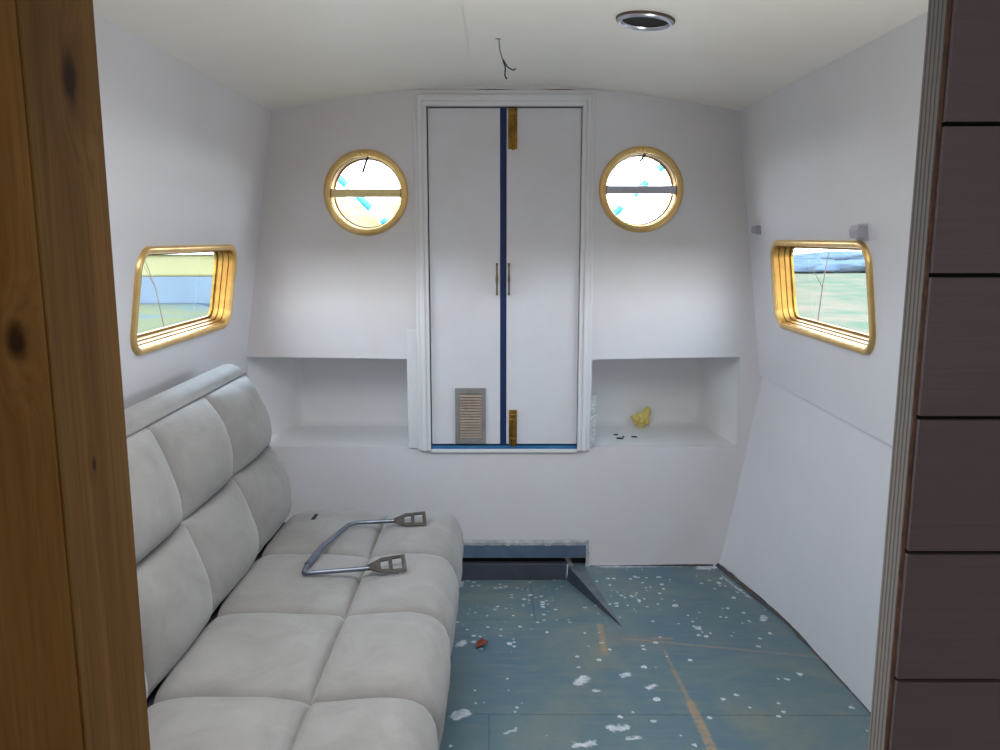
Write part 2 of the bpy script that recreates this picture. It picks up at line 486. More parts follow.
# ------------------------------------------------------------------ ceiling
bm = BM()
xs = [-.93+1.9*k/40 for k in range(41)]
grid(bm, [[(x, y, ceil_z(x)) for x in xs] for y in (YB, 1, 3.14)])
grid(bm, [[(x, y, ceil_z(x)+.04) for x in xs] for y in (YB, 3.14)])
o = obj('ceiling', bm, M['ceil'], smooth=True, recalc=False)
tag(o, 'curved off white cabin ceiling', 'ceiling', kind='structure')
bm = BM()
cs_ = [(-.092, .1), (-.06, .06), (0, .0), (.06, .0), (.106, 0)]
xx = [-.088+.192*k/8 for k in range(9)]
grid(bm, [[(x, y, ceil_z(x)-.009) for x in xx] for y in (YB, D)])
for a in (0, -1):
    x = xx[a]; grid(bm, [[(x, y, ceil_z(x)-.009), (x, y, ceil_z(x)+.004)] for y in (YB, D)])
grid(bm, [[(x, D-.001, ceil_z(x)-.009) for x in xx], [(x, D-.001, ceil_z(x)+.004) for x in xx]])
o = obj('trim_2', bm, M['ceil'], recalc=False)
tag(o, 'flat white cover board running along the middle of the ceiling', 'ceiling board', kind='structure')

# ------------------------------------------------------------------ bulkhead
PL = (-.495, 1.454); PR = (.521, 1.466); PRAD = .156
bm = BM()
outer = [(-1.06, .52), (-1.06, 1.9), (1.06, 1.9), (1.06, -.06), (.349, -.06), (.349, .109), (-1.06, .109), (-1.06, .5)]
outer = [(-1.06, .109), (-1.06, 1.9), (1.06, 1.9), (1.06, -.06), (.349, -.06), (.349, .109)]
holes = [[(PL[0]+x, PL[1]+y) for x, y in circ(PRAD-.018, 48)],
         [(PR[0]+x, PR[1]+y) for x, y in circ(PRAD-.018, 48)],
         [(-.290, .478), (.322, .478), (.322, 1.785), (-.290, 1.785)],
         [(-.975, .488), (-.356, .488), (-.356, .834), (-.66, .839), (-.975, .842)],
         [(.352, .488), (.926, .488), (.918, .842), (.64, .838), (.352, .832)]]
plate(bm, outer, holes, lambda p, d: (p[0], D+.03*d, p[1]))
o = obj('wall_back', bm, M['wall_back'])
tag(o, 'white end bulkhead with two portholes and a pair of doors', 'wall', kind='structure')

def alcove(name, label, x0, x1, b0, b1, zt):
    bm = BM()
    f = [(x0, D+.028, .4865), (x1, D+.028, .4865), (x1, D+.028, zt), (x0, D+.028, zt)]
    b = [(b0, 3.50, .4865), (b1, 3.50, .4865), (b1, 3.50, zt), (b0, 3.50, zt)]
    F = [bm.verts.new(p) for p in f]; B = [bm.verts.new(p) for p in b]
    bm.faces.new(B)
    for k in range(4): bm.faces.new((F[k], F[(k+1) % 4], B[(k+1) % 4], B[k]))
    es = [e for e in bm.edges if all(v in B for v in e.verts)]
    bmesh.ops.bevel(bm, geom=es, offset=.045, segments=6, affect='EDGES', profile=.5)
    o = obj(name, bm, M['alcove'], smooth=40)
    tag(o, label, 'alcove', kind='structure')
alcove('wall_alcove', 'empty white open alcove in the bulkhead beside the sofa end', -.977, -.354, -.875, -.34, .844)
alcove('wall_alcove.001', 'white open alcove holding a crumpled yellow lump', .350, .928, .343, .872, .844)

# the strip of post between alcove and door frame
bm = BM(); box(bm, -.354, -.312, D-.006, D+.02, .484, .945, .002)
o = obj('trim_3', bm, M['frame']); tag(o, 'short white post strip between the empty alcove and the door frame', 'trim', kind='structure')
# foil on the other side
bm = BM()
rows = []
for i in range(26):
    z = .488+.205*i/25; r = []
    for j in range(6):
        x = .3455+.024*j/5
        r.append((x+.003*noise.noise((z*60, j*3.1, 2)), D-.005+.0035*noise.noise((x*260, z*90, 5)), z))
    rows.append(r)
grid(bm, rows)
for f in bm.faces: pass
o = obj('foil_strip', bm, M['foil'], smooth=False)
tag(o, 'narrow crumpled silver foil strip beside the door frame and alcove', 'foil strip')

# shelf front lips under the alcoves
# ------------------------------------------------------------------ step under the doors
def board(name, args, mat, label, bev=.003):
    bm = BM(); box(bm, *args, bev); o = obj(name, bm, mat); tag(o, label, 'step board', kind='structure'); return o
board('trim_4', (-.90, .347, D-.004, D+.030, .034, .090), M['board_blue'], 'blue grey painted upper step board under the doors')
board('trim_5', (-.90, .270, D-.002, D+.030, -.075, .010), M['board_dark'], 'dark slate lower step board at floor level')
bm = BM()
rows = []
for i in range(60):
    x = -.60+.95*i/59
    rows.append([(x, D-.0035+.004*noise.noise((x*50, 1, 0)), .086+.004*noise.noise((x*40, 4, 0))), (x, D-.004, .1), (x, D+.002, .112+.003*noise.noise((x*60, 9, 0)))])
grid(bm, rows)
rows = []
for i in range(14):
    z = -.002+.112*i/13
    rows.append([(.341+.003*noise.noise((z*90, 3, 0)), D-.005, z), (.352+.003*noise.noise((z*80, 7, 0)), D-.004, z)])
grid(bm, rows)
o = obj('trim_6', bm, M['chipped'], recalc=False); tag(o, 'chipped white plaster edge along the top of the step', 'trim', kind='structure')
bm = BM(); box(bm, -.96, 1.0, D+.031, D+.05, -.12, .13)
o = obj('wall_step_shade', bm, M['dark']); tag(o, 'dark panel standing in for the shade behind the step boards', 'wall', kind='structure')  # dark panel stands in for shade behind the step and stops light leaking

# dirty gap along the hull on the bare-floor side
bm = BM()
rows = []
for i in range(60):
    y = 1.2+1.92*i/59
    xw = hull_floor_x(y)+.004
    wv = .006+.010*max(0, noise.noise((y*7, 2, 0)))+.004*noise.noise((y*40, 0, 1))
    rows.append([(xw-wv, y, .0015), (xw+.004, y, .014+.006*noise.noise((y*25, 5, 0)))])
grid(bm, rows)
o = obj('baseboard_right', bm, M['gap'], recalc=False); tag(o, 'dirty brown gap strip where floor meets the hull lining', 'floor edge', kind='structure')

bm = BM()
rows = []
for i in range(50):
    x = .36+.49*i/49; h_ = .0015+.0055*min(1, max(0, (x-.45)/.3))+.0015*noise.noise((x*40, 0, 0))
    rows.append([(x, D-.0008, .0005), (x, D-.0008, .0008+max(h_, .0008))])
grid(bm, rows)
o = obj('baseboard_back', bm, M['gap'], recalc=False); tag(o, 'thin dark crack where the bulkhead meets the blue floor', 'crack', kind='structure')

# ------------------------------------------------------------------ double doors
door = empty('door_1', (.015, D, .488))
tag(door, 'pair of narrow white cabin doors with blue gap between them', 'door', kind='structure')
DW = Matrix.Translation((-.015, -D, -.488))
def dpart(name, bm, mat, parent=door, smooth=False, label=None, mats=None):
    if parent is door: bmesh.ops.transform(bm, matrix=DW, verts=bm.verts[:])
    else: bmesh.ops.transform(bm, matrix=DW, verts=bm.verts[:])
    o = obj(name, bm, mats or mat, parent, smooth)
    if label: o['label'] = label
    return o
def frame_bar(bm, a, b, w0, w1, axis):
    """moulded frame bar: wide flat with a raised outer bead"""
    if axis == 'z':
        box(bm, w0, w1, D-.016, D+.03, a, b, .003)
    else:
        box(bm, a, b, D-.016, D+.03, w0, w1, .003)
bm = BM()
# left side (three stepped strips), right side, head
for (x0, x1, d, t_) in ((-.315, -.2995, .010, 1.818), (-.300, -.2825, .022, 1.800), (-.283, -.268, .016, 1.778)):
    box(bm, x0, x1, D-d, D+.03, .476, t_, .003)
for (x0, x1, d, t_) in ((.300, .3165, .016, 1.778), (.316, .3315, .022, 1.800), (.331, .347, .010, 1.818)):
    box(bm, x0, x1, D-d, D+.03, .476, t_, .003)
for (z0, z1, d, e0, e1) in ((1.762, 1.779, .0155, -.275, .308), (1.778, 1.801, .0215, -.290, .322), (1.800, 1.818, .0095, -.307, .340)):
    box(bm, e0, e1, D-d, D+.03, z0, z1, .003)
dpart('door_frame', bm, M['frame'])
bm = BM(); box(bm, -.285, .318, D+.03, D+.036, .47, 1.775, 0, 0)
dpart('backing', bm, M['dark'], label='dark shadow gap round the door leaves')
bm = BM(); box(bm, -.007, .027, D+.012, D+.03, .49, 1.760, .002)
dpart('centre_strip', bm, M['blue'], label='dark blue strip down the gap between the doors')
bm = BM(); box(bm, -.268, .300, D-.012, D+.03, .468, .4815, .002)
dpart('sill_board', bm, M['frame'])
bm = BM(); box(bm, -.266, .299, D-.004, D+.03, .4812, .4925, .002)
dpart('threshold', bm, M['light_blue'], label='bright blue door threshold')
bm = BM(); box(bm, -.264, .0005, D+.004, D+.029, .4985, 1.757, .003); leafL = dpart('leaf', bm, M['door'], label='white door leaf with the metal vent grille')
bm = BM(); box(bm, .0245, .298, D+.004, D+.029, .4985, 1.757, .003); leafR = dpart('leaf', bm, M['door'], label='white door leaf with the two brass bolts')

def handle(x, parent):
    bm = BM(); y = D-.004
    n = 24; pts = []; rr = []
    for k in range(n+1):
        s = k/n; z = 1.078+.12*s
        pts.append((x, y-.014-.004*math.sin(PI*s), z))
        rr.append(.0032+.0022*math.exp(-((s-.5)/.13)**2)+.0012*(math.exp(-((s-.04)/.05)**2)+math.exp(-((s-.96)/.05)**2)))
    tube(bm, pts, rr, 10)
    for z in (1.086, 1.190): tube(bm, [(x, D+.006, z), (x, y-.014, z)], .003, 8)
    h = dpart('handle', bm, M['handle'], parent, smooth=50)
handle(-.0115, leafL); handle(.0335, leafR)

def bolt(x0, x1, z0, z1, parent, knob_z):
    xc = (x0+x1)/2
    bm = BM(); box(bm, x0, x1, D+.0005, D+.006, z0, z1, .0015)
    for zz in (z0+.008, z1-.008, (z0+z1)/2+.01):
        for xx_ in (x0+.006, x1-.006):
            r = bmesh.ops.create_uvsphere(bm, u_segments=8, v_segments=5, radius=.0028)
            bmesh.ops.translate(bm, verts=r['verts'], vec=(xx_, D+.0005, zz))
    b = dpart('bolt_plate', bm, M['old_brass'], parent, smooth=40)
    bm = BM(); tube(bm, [(xc+.002, D-.004, z0-.004), (xc+.002, D-.004, z1-.004)], .0058, 12)
    for zz in (z0+.02, z1-.025):
        box(bm, xc-.010, xc+.013, D-.011, D+.002, zz, zz+.013, .002)
    s = dpart('slide_rod', bm, M['old_brass'], b, smooth=40)
    bm = BM(); r = bmesh.ops.create_uvsphere(bm, u_segments=14, v_segments=10, radius=.0075)
    bmesh.ops.translate(bm, verts=r['verts'], vec=(xc-.004, D-.016, knob_z))
    tube(bm, [(xc, D-.004, knob_z), (xc-.003, D-.014, knob_z)], .003, 8)
    dpart('knob', bm, M['dark'] if False else M['old_brass'], b, smooth=True)
bolt(.0295, .0635, 1.612, 1.756, leafR, 1.645)
bolt(.0345, .0655, .494, .635, leafR, .60)

# vent grille on the leaf
gx0, gx1, gz0, gz1 = -.173, -.055, .502, .721
bm = BM()
box(bm, gx0, gx0+.018, D-.003, D+.005, gz0, gz1, .0015); box(bm, gx1-.016, gx1, D-.003, D+.005, gz0, gz1, .0015)
box(bm, gx0+.0175, gx1-.0155, D-.003, D+.005, gz0, gz0+.020, .0015); box(bm, gx0+.0175, gx1-.0155, D-.003, D+.005, gz1-.022, gz1, .0015)
for px, pz in ((gx0+.008, gz1-.05), (gx0+.008, gz1-.1), (gx0+.008, gz1-.16), (gx0+.06, gz1-.008), (gx1-.008, gz1-.01), (gx0+.06, gz0+.01)):
    r = bmesh.ops.create_uvsphere(bm, u_segments=8, v_segments=5, radius=.0042)
    bmesh.ops.scale(bm, verts=r['verts'], vec=(1, .4, 1)); bmesh.ops.translate(bm, verts=r['verts'], vec=(px, D-.003, pz))
gr = dpart('vent_grille', bm, M['grille'], leafL, label='weathered grey metal vent grille')
bm = BM()
n = 16
for k in range(n):
    z = gz0+.022+(gz1-gz0-.046)*(k+.5)/n
    h = .0048
    v = [bm.verts.new(p) for p in ((gx0+.018, D+.003, z+h), (gx1-.016, D+.003, z+h), (gx1-.016, D-.006, z-h), (gx0+.018, D-.006, z-h))]
    bm.faces.new(v)
    w = [bm.verts.new((q.co.x, q.co.y+.0015, q.co.z-.0012)) for q in v]; bm.faces.new(w[::-1])
    bm.faces.new((v[3], v[2], w[2], w[3])); bm.faces.new((v[0], v[3], w[3], w[0]))
dpart('louvre', bm, M['slat'], gr, label='brownish louvre slats')
bm = BM(); box(bm, gx0+.01, gx1-.01, D+.0035, D+.0045, gz0+.01, gz1-.01)
dpart('grille_backing', bm, M['dark'], gr)

bm = BM()
for x0, x1 in ((-.10, .06), (.13, .325), (-.31, -.22)):
    rows = []
    for i in range(24):
        x = x0+(x1-x0)*i/23; h_ = .0035*math.sin(PI*(i+.3)/24)+.001*noise.noise((x*80, 0, 0))
        zb = min(1.8185, ceil_z(x)-.011); rows.append([(x, D-.0006, zb), (x, D-.0006, zb+max(h_, .0005))])
    grid(bm, rows)
o = obj('trim_9', bm, M['raw_edge'], recalc=False); tag(o, 'brown crack between door head and ceiling', 'crack', kind='structure')

# ------------------------------------------------------------------ windows
def side_window(name, mat, hw, hh, label):
    w = empty(name, mat=mat); tag(w, label, 'window', kind='structure')
    R = .062
    lf = lambda o: rrect(hw+o, hh+o, max(R+o, .012))
    bm = BM()
    ring(bm, lf, [(-.0155, .002), (-.0145, .008), (-.010, .012), (-.003, .012), (.003, .008), (.004, .0003), (-.0155, .0003)])
    obj('flange', bm, M['brass'], w, smooth=50)
    bm = BM()
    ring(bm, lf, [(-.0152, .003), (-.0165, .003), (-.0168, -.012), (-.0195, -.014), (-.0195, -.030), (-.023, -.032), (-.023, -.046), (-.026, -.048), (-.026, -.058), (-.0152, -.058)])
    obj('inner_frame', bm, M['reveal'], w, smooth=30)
    bm = BM()
    ring(bm, lf, [(-.0255, -.0485), (-.030, -.050), (-.030, -.0575), (-.0255, -.0585)])
    obj('seal', bm, M['black'] if False else M['old_brass'], w, smooth=30)
    bm = BM(); disc(bm, lf(-.027), -.054)
    obj('pane', bm, M['glass'], w)
    return w
side_window('window_1', matL, WIN_L['hw'], WIN_L['hh'], 'brass framed rounded window in the cabin side above the sofa')
side_window('window_2', matR, WIN_R['hw'], WIN_R['hh'], 'brass framed rounded window in the cabin side opposite the sofa')

def porthole(name, c, label, bar_mat, flip):
    mat = Matrix(((1, 0, 0, c[0]), (0, 0, -1, D), (0, 1, 0, c[1]), (0, 0, 0, 1)))
    w = empty(name, mat=mat); tag(w, label, 'porthole', kind='structure')
    cf = lambda o: circ(PRAD+o, 72)
    bm = BM(); ring(bm, cf, [(-.025, .0003), (-.025, .009), (-.021, .0125), (-.012, .0135), (-.004, .010), (0, .004), (0, .0003)])
    obj('flange', bm, M['brass'], w, smooth=50)
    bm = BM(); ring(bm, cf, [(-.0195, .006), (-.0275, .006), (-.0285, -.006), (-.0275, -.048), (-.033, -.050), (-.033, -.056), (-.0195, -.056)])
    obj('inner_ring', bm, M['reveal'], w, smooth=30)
    bm = BM(); box(bm, -.1275, .1275, -.0145, .0145, -.022, .002, .003)
    box(bm, -.129, -.121, -.016, .016, -.024, .004, .002); box(bm, .121, .129, -.016, .016, -.024, .004, .002)
    obj('glazing_bar', bm, bar_mat, w)
    bm = BM(); disc(bm, circ(PRAD-.030, 64), -.053); obj('pane', bm, M['glass'], w)
    bm = BM()
    for k in range(3):
        a = PI/2+.05+(k-1)*.10
        r = bmesh.ops.create_uvsphere(bm, u_segments=10, v_segments=7, radius=.006)
        bmesh.ops.translate(bm, verts=r['verts'], vec=(math.cos(a)*(PRAD-.013), math.sin(a)*(PRAD-.013), .014))
    obj('catch', bm, M['brass'], w, smooth=True)
    bm = BM()
    L = .052 if flip < 0 else .026
    pts = [(.012, .134, .004), (.009, .124, .001), (.002, .112, -.004), (-.010*L/.04, .130-L*1.1, -.01)]
    tube(bm, fillet(pts, .006), .0045, 8); obj('strap', bm, M['black'], w, smooth=True, recalc=True)['label'] = 'short dark strap hanging inside the frame'
    return w
porthole('window_3', PL, 'round brass porthole in the bulkhead nearer the sofa', M['bar_brass'], -1)
porthole('window_4', PR, 'round brass porthole above the alcove with the yellow lump', M['chrome'], 1)  # grey metal here stands in for a glazing bar lying in shadow

# ------------------------------------------------------------------ partition we look through
# pine side
bm = BM()
plate(bm, [(-1.12, 0), (-.327, 0), (-.327, 1.9), (-1.12, 1.9)], [], lambda p, d: (p[0], .603+.096*d, p[1]))
box(bm, -.3285, -.327, .5912, .6032, 0, 1.9)
o = obj('wall_front', bm, M['pine_jamb']); tag(o, 'knotty pine jamb board lining the doorway edge', 'partition', kind='structure')
bm = BM()
for x0, x1 in ((-.425, -.3290), (-.523, -.427), (-.621, -.525), (-.719, -.623), (-.817, -.721), (-.915, -.819), (-1.013, -.917), (-1.12, -1.015)):
    box(bm, x0, x1, .590, .6025, 0, 1.9, .0008)
o = obj('trim_7', bm, M['pine_front']); tag(o, 'knotty pine cladding board facing the viewer beside the doorway', 'cladding', kind='structure')
# plywood side with dark boards
bm = BM(); box(bm, .3105, 1.12, .6035, .631, 0, 1.9, .0005)
o = obj('wall_front.001', bm, M['ply']); tag(o, 'thick plywood partition with its striped raw edge towards the doorway', 'partition', kind='structure')
bm = BM()
zs = [1.3686-.1052*k for k in range(-5, 14)]
for zt in zs:
    z0, z1 = zt-.1052+.0016, zt-.0016
    if z1 <= 0.01: continue
    box(bm, .3110+.0006*random.random(), 1.12, .594, .6005, max(z0, 0), min(z1, 1.9), .0004, 0)
box(bm, .3122, 1.12, .6002, .6033, 0, 1.9, 0, 1)
rows = []
for i in range(240):
    z = 1.9*i/239
    w_ = .0016+.0014*noise.noise((z*70, 1, 0))+.001*noise.noise((z*220, 2, 0))
    rows.append([(.3108, .5985, z), (.3108-max(w_, .0004), .6010, z), (.3104, .6037, z)])
grid(bm, rows, 2)
o = obj('trim_8', bm, [M['brown'], M['dark'], M['raw_edge']]); tag(o, 'dark brown horizontal boards facing the viewer on the partition', 'cladding', kind='structure')
# cabin end behind the viewer, header over the doorway
bm = BM(); box(bm, -1.12, 1.12, YB-.03, YB, 0, 1.9); o = obj('wall_rear', bm, M['wall']); tag(o, 'plain white wall behind the viewer', 'wall', kind='structure')

# ------------------------------------------------------------------ sofa
def resample(pts, n, cosine):
    P = [Vector((p[0], 0, p[1])) for p in pts]
    d = [0]
    for a, b in zip(P, P[1:]): d.append(d[-1]+(b-a).length)
    out = []
    for k in range(n+1):
        s = (.5-.5*math.cos(PI*k/n)) if cosine else k/n
        s_ = .5*s+.5*k/n if False else s
        t_ = s_*d[-1]
        for i in range(len(P)-1):
            if t_ <= d[i+1]+1e-9:
                f = (t_-d[i])/max(d[i+1]-d[i], 1e-9); out.append((P[i].lerp(P[i+1], f), s_)); break
    return out

def pillow(u, p=2.1):
    return max(0., 1-abs(2*u-1)**p)

def quilt(segs, y0, y1, ncell, H, seedv, ny=18, ex=.42, gd=.008, wd=.006):
    """segs: [(polyline xz, n, is_row)], traversed so that the outside lies to the left-hand normal"""
    prof = []; rows = []
    for pts, n, is_row in segs:
        rs = resample(pts, n, bool(is_row))
        ln = sum((Vector((b[0], b[1]))-Vector((a[0], a[1]))).length for a, b in zip(pts, pts[1:]))
        for k, (p, s) in enumerate(rs[:-1]):
            prof.append((p, s if is_row else None, ln, is_row if callable(is_row) else (lambda q: 1.)))
    m = len(prof)
    nor = []
    for i in range(m):
        a = prof[i-1][0]; b = prof[(i+1) % m][0]
        tg = (b-a).normalized(); nor.append(Vector((-tg.z, 0, tg.x)))
    ysamp = []
    for c in range(ncell):
        for k in range(ny):
            u = .5-.5*math.cos(PI*k/ny); ysamp.append((y0+(y1-y0)*(c+u)/ncell, u, c))
    ysamp.append((y1, 0., ncell-1))
    bm = BM()
    cen = sum((q[0] for q in prof), Vector())/m
    R = []
    def mk(y, off, sh):
        ring_ = []
        for i in range(m):
            p = prof[i][0]+nor[i]*off[i]
            p = cen+(p-cen)*sh
            ring_.append(bm.verts.new((p.x, y, p.z)))
        R.append(ring_)
    base0 = [0]*m
    mk(y0-.012, base0, .90); mk(y0-.006, base0, .965)
    for y, u, c in ysamp:
        off = []
        for i in range(m):
            s = prof[i][1]; p = prof[i][0]
            if s is None: off.append(.012*pillow(u)**.5 if False else 0.)
            else:
                q = (pillow(u)*pillow(s))**ex
                w = 1+.25*noise.noise((c*3.1+seedv, p.x*6, p.z*6))
                wr = .0045*noise.noise((p.x*16+seedv, y*9, p.z*16))+.002*noise.noise((p.x*40, y*34+seedv, p.z*40))
                fd = prof[i][3](s)
                ds = min(s, 1-s)*prof[i][2]; du = min(u, 1-u)*(y1-y0)/ncell
                gr_ = gd*max(math.exp(-(ds/wd)**2), math.exp(-(du/wd)**2))
                off.append(fd*(H*q*w-gr_)+wr*min(1, q*1.5))
        mk(y, off, 1)
    mk(y1+.006, base0, .965); mk(y1+.012, base0, .90)
    for A, B in zip(R, R[1:]):
        for k in range(m):
            bm.faces.new((A[k], A[(k+1) % m], B[(k+1) % m], B[k]))
    for ring_, y in ((R[0], y0-.014), (R[-1], y1+.014)):
        cv = bm.verts.new((cen.x, y, cen.z))
        for k in range(m): bm.faces.new((ring_[k], ring_[(k+1) % m], cv))
    return bm

SY0, SY1 = .735, 2.545
def arc(cx, cz, r, a0, a1, n=8): return [(cx+r*math.cos(math.radians(a0+(a1-a0)*k/n)), cz+r*math.sin(math.radians(a0+(a1-a0)*k/n))) for k in range(n+1)]
sofa = empty('sofa_bed', (-.45, 1.64, 0))
tag(sofa, 'grey suede sofa bed with square tufted seat and backrest', 'sofa')
OFF = Matrix.Translation((.45, -1.64, 0))
def spart(name, bm, mat, smooth=True, parent=None, recalc=True):
    bmesh.ops.transform(bm, matrix=OFF, verts=bm.verts[:])
    return obj(name, bm, mat, parent or sofa, smooth, recalc=recalc)
zt = .404
# traversed clockwise seen from -y so that the left normal points outward: back -> top -> front -> bottom
seat_segs = [([(-.678, .27), (-.678, .372)], 4, False),
             ([(-.678, .372), (-.660, zt-.006), (-.63, zt), (-.366, zt)], 18, True),
             ([(-.366, zt), (-.20, zt)]+arc(-.184, zt-.052, .052, 90, 0)+[(-.130, .262)], 28, lambda q: 1 if q < .45 else max(.55, 1-(q-.45)*2.0)),
             ([(-.130, .262)]+arc(-.150, .262, .020, 0, -90)+[(-.64, .242)]+arc(-.658, .262, .02, -90, -180), 14, False)]
spart('seat_cushion', quilt(seat_segs, SY0, SY1, 5, .041, 1.3, ex=.40, gd=.009), M['fabric'])
back_segs = [([(-.682, .414), (-.708, .52), (-.737, .640)], 18, True),
             ([(-.737, .640), (-.770, .75), (-.802, .868)], 18, True),
             ([(-.802, .868), (-.818, .888), (-.84, .899), (-.87, .899), (-.895, .887), (-.910, .860)], 8, False),
             ([(-.910, .860), (-.83, .41)], 6, False),
             ([(-.83, .41), (-.80, .388), (-.71, .388), (-.682, .414)], 6, False)]
# this runs up the front and over to the back: outside is on the right, so reverse the list
rev = [(list(reversed(p)), n, r) for p, n, r in reversed(back_segs)]
spart('backrest', quilt(rev, SY0, SY1, 5, .062, 5.7, ex=.52, gd=.005), M['fabric'])
bm = BM(); tube(bm, [(-.8015, SY0-.005, .8700), (-.8015, SY1+.004, .8700)], .0024, 8)
spart('piping', bm, M['pipe_fab'])
bm = BM(); box(bm, -.68, -.17, SY0+.03, SY1-.03, .205, .2425, .006); box(bm, -.68, -.64, SY0+.05, SY1-.05, .10, .205, .004); box(bm, -.705, -.684, SY0+.01, SY1-.01, .21, .384, .002)  # last box is a dark strip added to darken the crevice behind the seat
spart('base_and_shade_strip', bm, M['board_dark'], smooth=False)
for lx in (-.62, -.22):
    for ly in (SY0+.12, SY1-.18):
        bm = BM(); tube(bm, [(lx, ly, 0), (lx, ly, .21)], [.018, .026], 16); spart('leg', bm, M['black'], smooth=40)
for ly in (SY0+.25, SY1-.25):
    bm = BM(); tube(bm, fillet([(-.60, ly, .225), (-.735, ly, .24), (-.79, ly, .50)], .05), .012, 10); spart('hinge_arm', bm, M['steel'], smooth=True)
bm = BM(); box(bm, -.574, -.562, 2.385, 2.435, .430, .4475, .001); spart('seat_tag', bm, M['black'], smooth=False)

# ------------------------------------------------------------------ bent steel bracket on the seat
HZ = .4515
brk = empty('metal_bracket', (-.37, 2.25, HZ-.008))
tag(brk, 'bent grey steel bar with square-holed end plates lying on the sofa seat', 'metal bracket')
BO = Matrix.Translation((.379, -2.306, -(HZ-.008)))
def bpart(name, bm, mat, smooth=40):
    bmesh.ops.transform(bm, matrix=BO, verts=bm.verts[:]); return obj(name, bm, mat, brk, smooth)
R_ = .0062
A = [(-.327, 2.415, HZ), (-.455, 2.395, HZ), (-.497, 2.205, HZ)]
bm = BM(); tube(bm, fillet(A, .03), R_, 12); bpart('bar', bm, M['steel'])
B = [(-.499, 2.196, HZ), (-.512, 2.03, HZ), (-.36, 2.050, HZ)]
pts = fillet([(-.494, 2.215, HZ), (-.512, 2.022, HZ), (-.345, 2.056, HZ)], .025)
bm = BM(); tube(bm, pts, R_, 12); bpart('bar', bm, M['steel'])
bm = BM(); tube(bm, [(-.4965, 2.215, HZ), (-.5085, 2.075, HZ)], R_+.0028, 12); bpart('sleeve', bm, M['steel'])
def endplate(tip, direction, tilt):
    d = Vector(direction).normalized(); s = Vector((-d.y, d.x, 0)); up = Vector((0, 0, 1))
    s = (s*math.cos(tilt)+up*math.sin(tilt)).normalized(); nn = d.cross(s).normalized()
    bm = BM(); L = .098
    outer = [(0, -.006), (.036, -.027), (L, -.031), (L, .031), (.036, .027), (0, .006)]
    holes = [[(.036, -.016), (.056, -.018), (.056, .018), (.036, .016)], [(.066, -.021), (.090, -.022), (.090, .022), (.066, .021)]]
    T = Vector(tip)
    plate(bm, outer, holes, lambda p, k: T+d*p[0]+s*p[1]+nn*(.0035*(k-.5)))
    # shallow turned-up rim
    for (a, b) in ((outer[1], outer[2]), (outer[3], outer[4]), (outer[2], outer[3])):
        tube(bm, [T+d*a[0]+s*a[1], T+d*b[0]+s*b[1]], .0028, 8)
    bpart('end_plate', bm, M['plate'])
endplate((-.332, 2.413, HZ+.001), (1, .15, .03), .30)
endplate((-.352, 2.055, HZ+.003), (1, .20, .05), .30)

# ------------------------------------------------------------------ yellow lump, flakes, leaf
bm = BM()
bmesh.ops.create_icosphere(bm, subdivisions=4, radius=1)
for v in bm.verts:
    p = v.co.copy(); n = p.normalized()
    k = 1+.5*noise.noise(p*1.6+Vector((3, 1, 7)))+.35*(abs(noise.noise(p*3.2))-.25)+.12*noise.noise(p*8)
    spike = max(0, n.dot(Vector((.45, 0, .9)).normalized()))**10*.95+max(0, n.dot(Vector((-.8, 0, .45)).normalized()))**12*.45
    q = n*(k*.8+spike)
    v.co = Vector((q.x*.040, q.y*.034, max(q.z*.036, -.030)))
o = obj('foam_lump', bm, M['foam'], smooth=True, loc=(.612, 3.452, .5165))
tag(o, 'crumpled yellow foam lump on the alcove shelf', 'foam')
flk = [(.478, 3.30, .020, .3, 'small dark flake on the alcove shelf, furthest in from the edge'), (.485, 3.235, .026, -.2, 'larger dark flake on the alcove shelf close to the foil strip'),
       (.503, 3.262, .013, .9, 'tiny dark flake beside the larger one on the alcove shelf'), (.548, 3.262, .024, -.5, 'thin dark flake on the alcove shelf towards the yellow lump')]
for x, y, L, a, lab in flk:
    bm = BM(); N = 9
    top = []; bot = []
    for k in range(N):
        t_ = 2*PI*k/N; rr = 1+.35*noise.noise((k*1.7, x*90, 0))
        px, py = math.cos(t_)*L*.55*rr, math.sin(t_)*L*.24*rr
        px, py = px*math.cos(a)-py*math.sin(a), px*math.sin(a)+py*math.cos(a)
        top.append(bm.verts.new((px, py, .003+.0012*noise.noise((k, y*50, 1))))); bot.append(bm.verts.new((px, py, 0)))
    bm.faces.new(top); bm.faces.new(bot[::-1])
    for k in range(N): bm.faces.new((bot[k], bot[(k+1) % N], top[(k+1) % N], top[k]))
    o = obj('dark_flake', bm, M['chip'], loc=(x, y, .4885)); tag(o, lab, 'flake', 'dark flakes on the alcove shelf')
bm = BM()
rows = []
for i in range(9):
    r = []
    for j in range(7):
        u = i/8*2-1; v = j/6*2-1
        w_ = math.sqrt(max(0, 1-u*u))
        r.append((u*.023, v*w_*.017+.004*u, .003+.011*v*v*w_+.005*noise.noise((u*2, v*2, 3))+.006*max(0, u)))
    rows.append(r)
grid(bm, rows)
bmesh.ops.remove_doubles(bm, verts=bm.verts[:], dist=.0004)
o = obj('dead_leaf', bm, M['leaf'], smooth=True, loc=(-.057, 2.447, .001)); o.rotation_euler = (0, 0, .5)
tag(o, 'small curled red brown dead leaf on the blue floor', 'leaf')

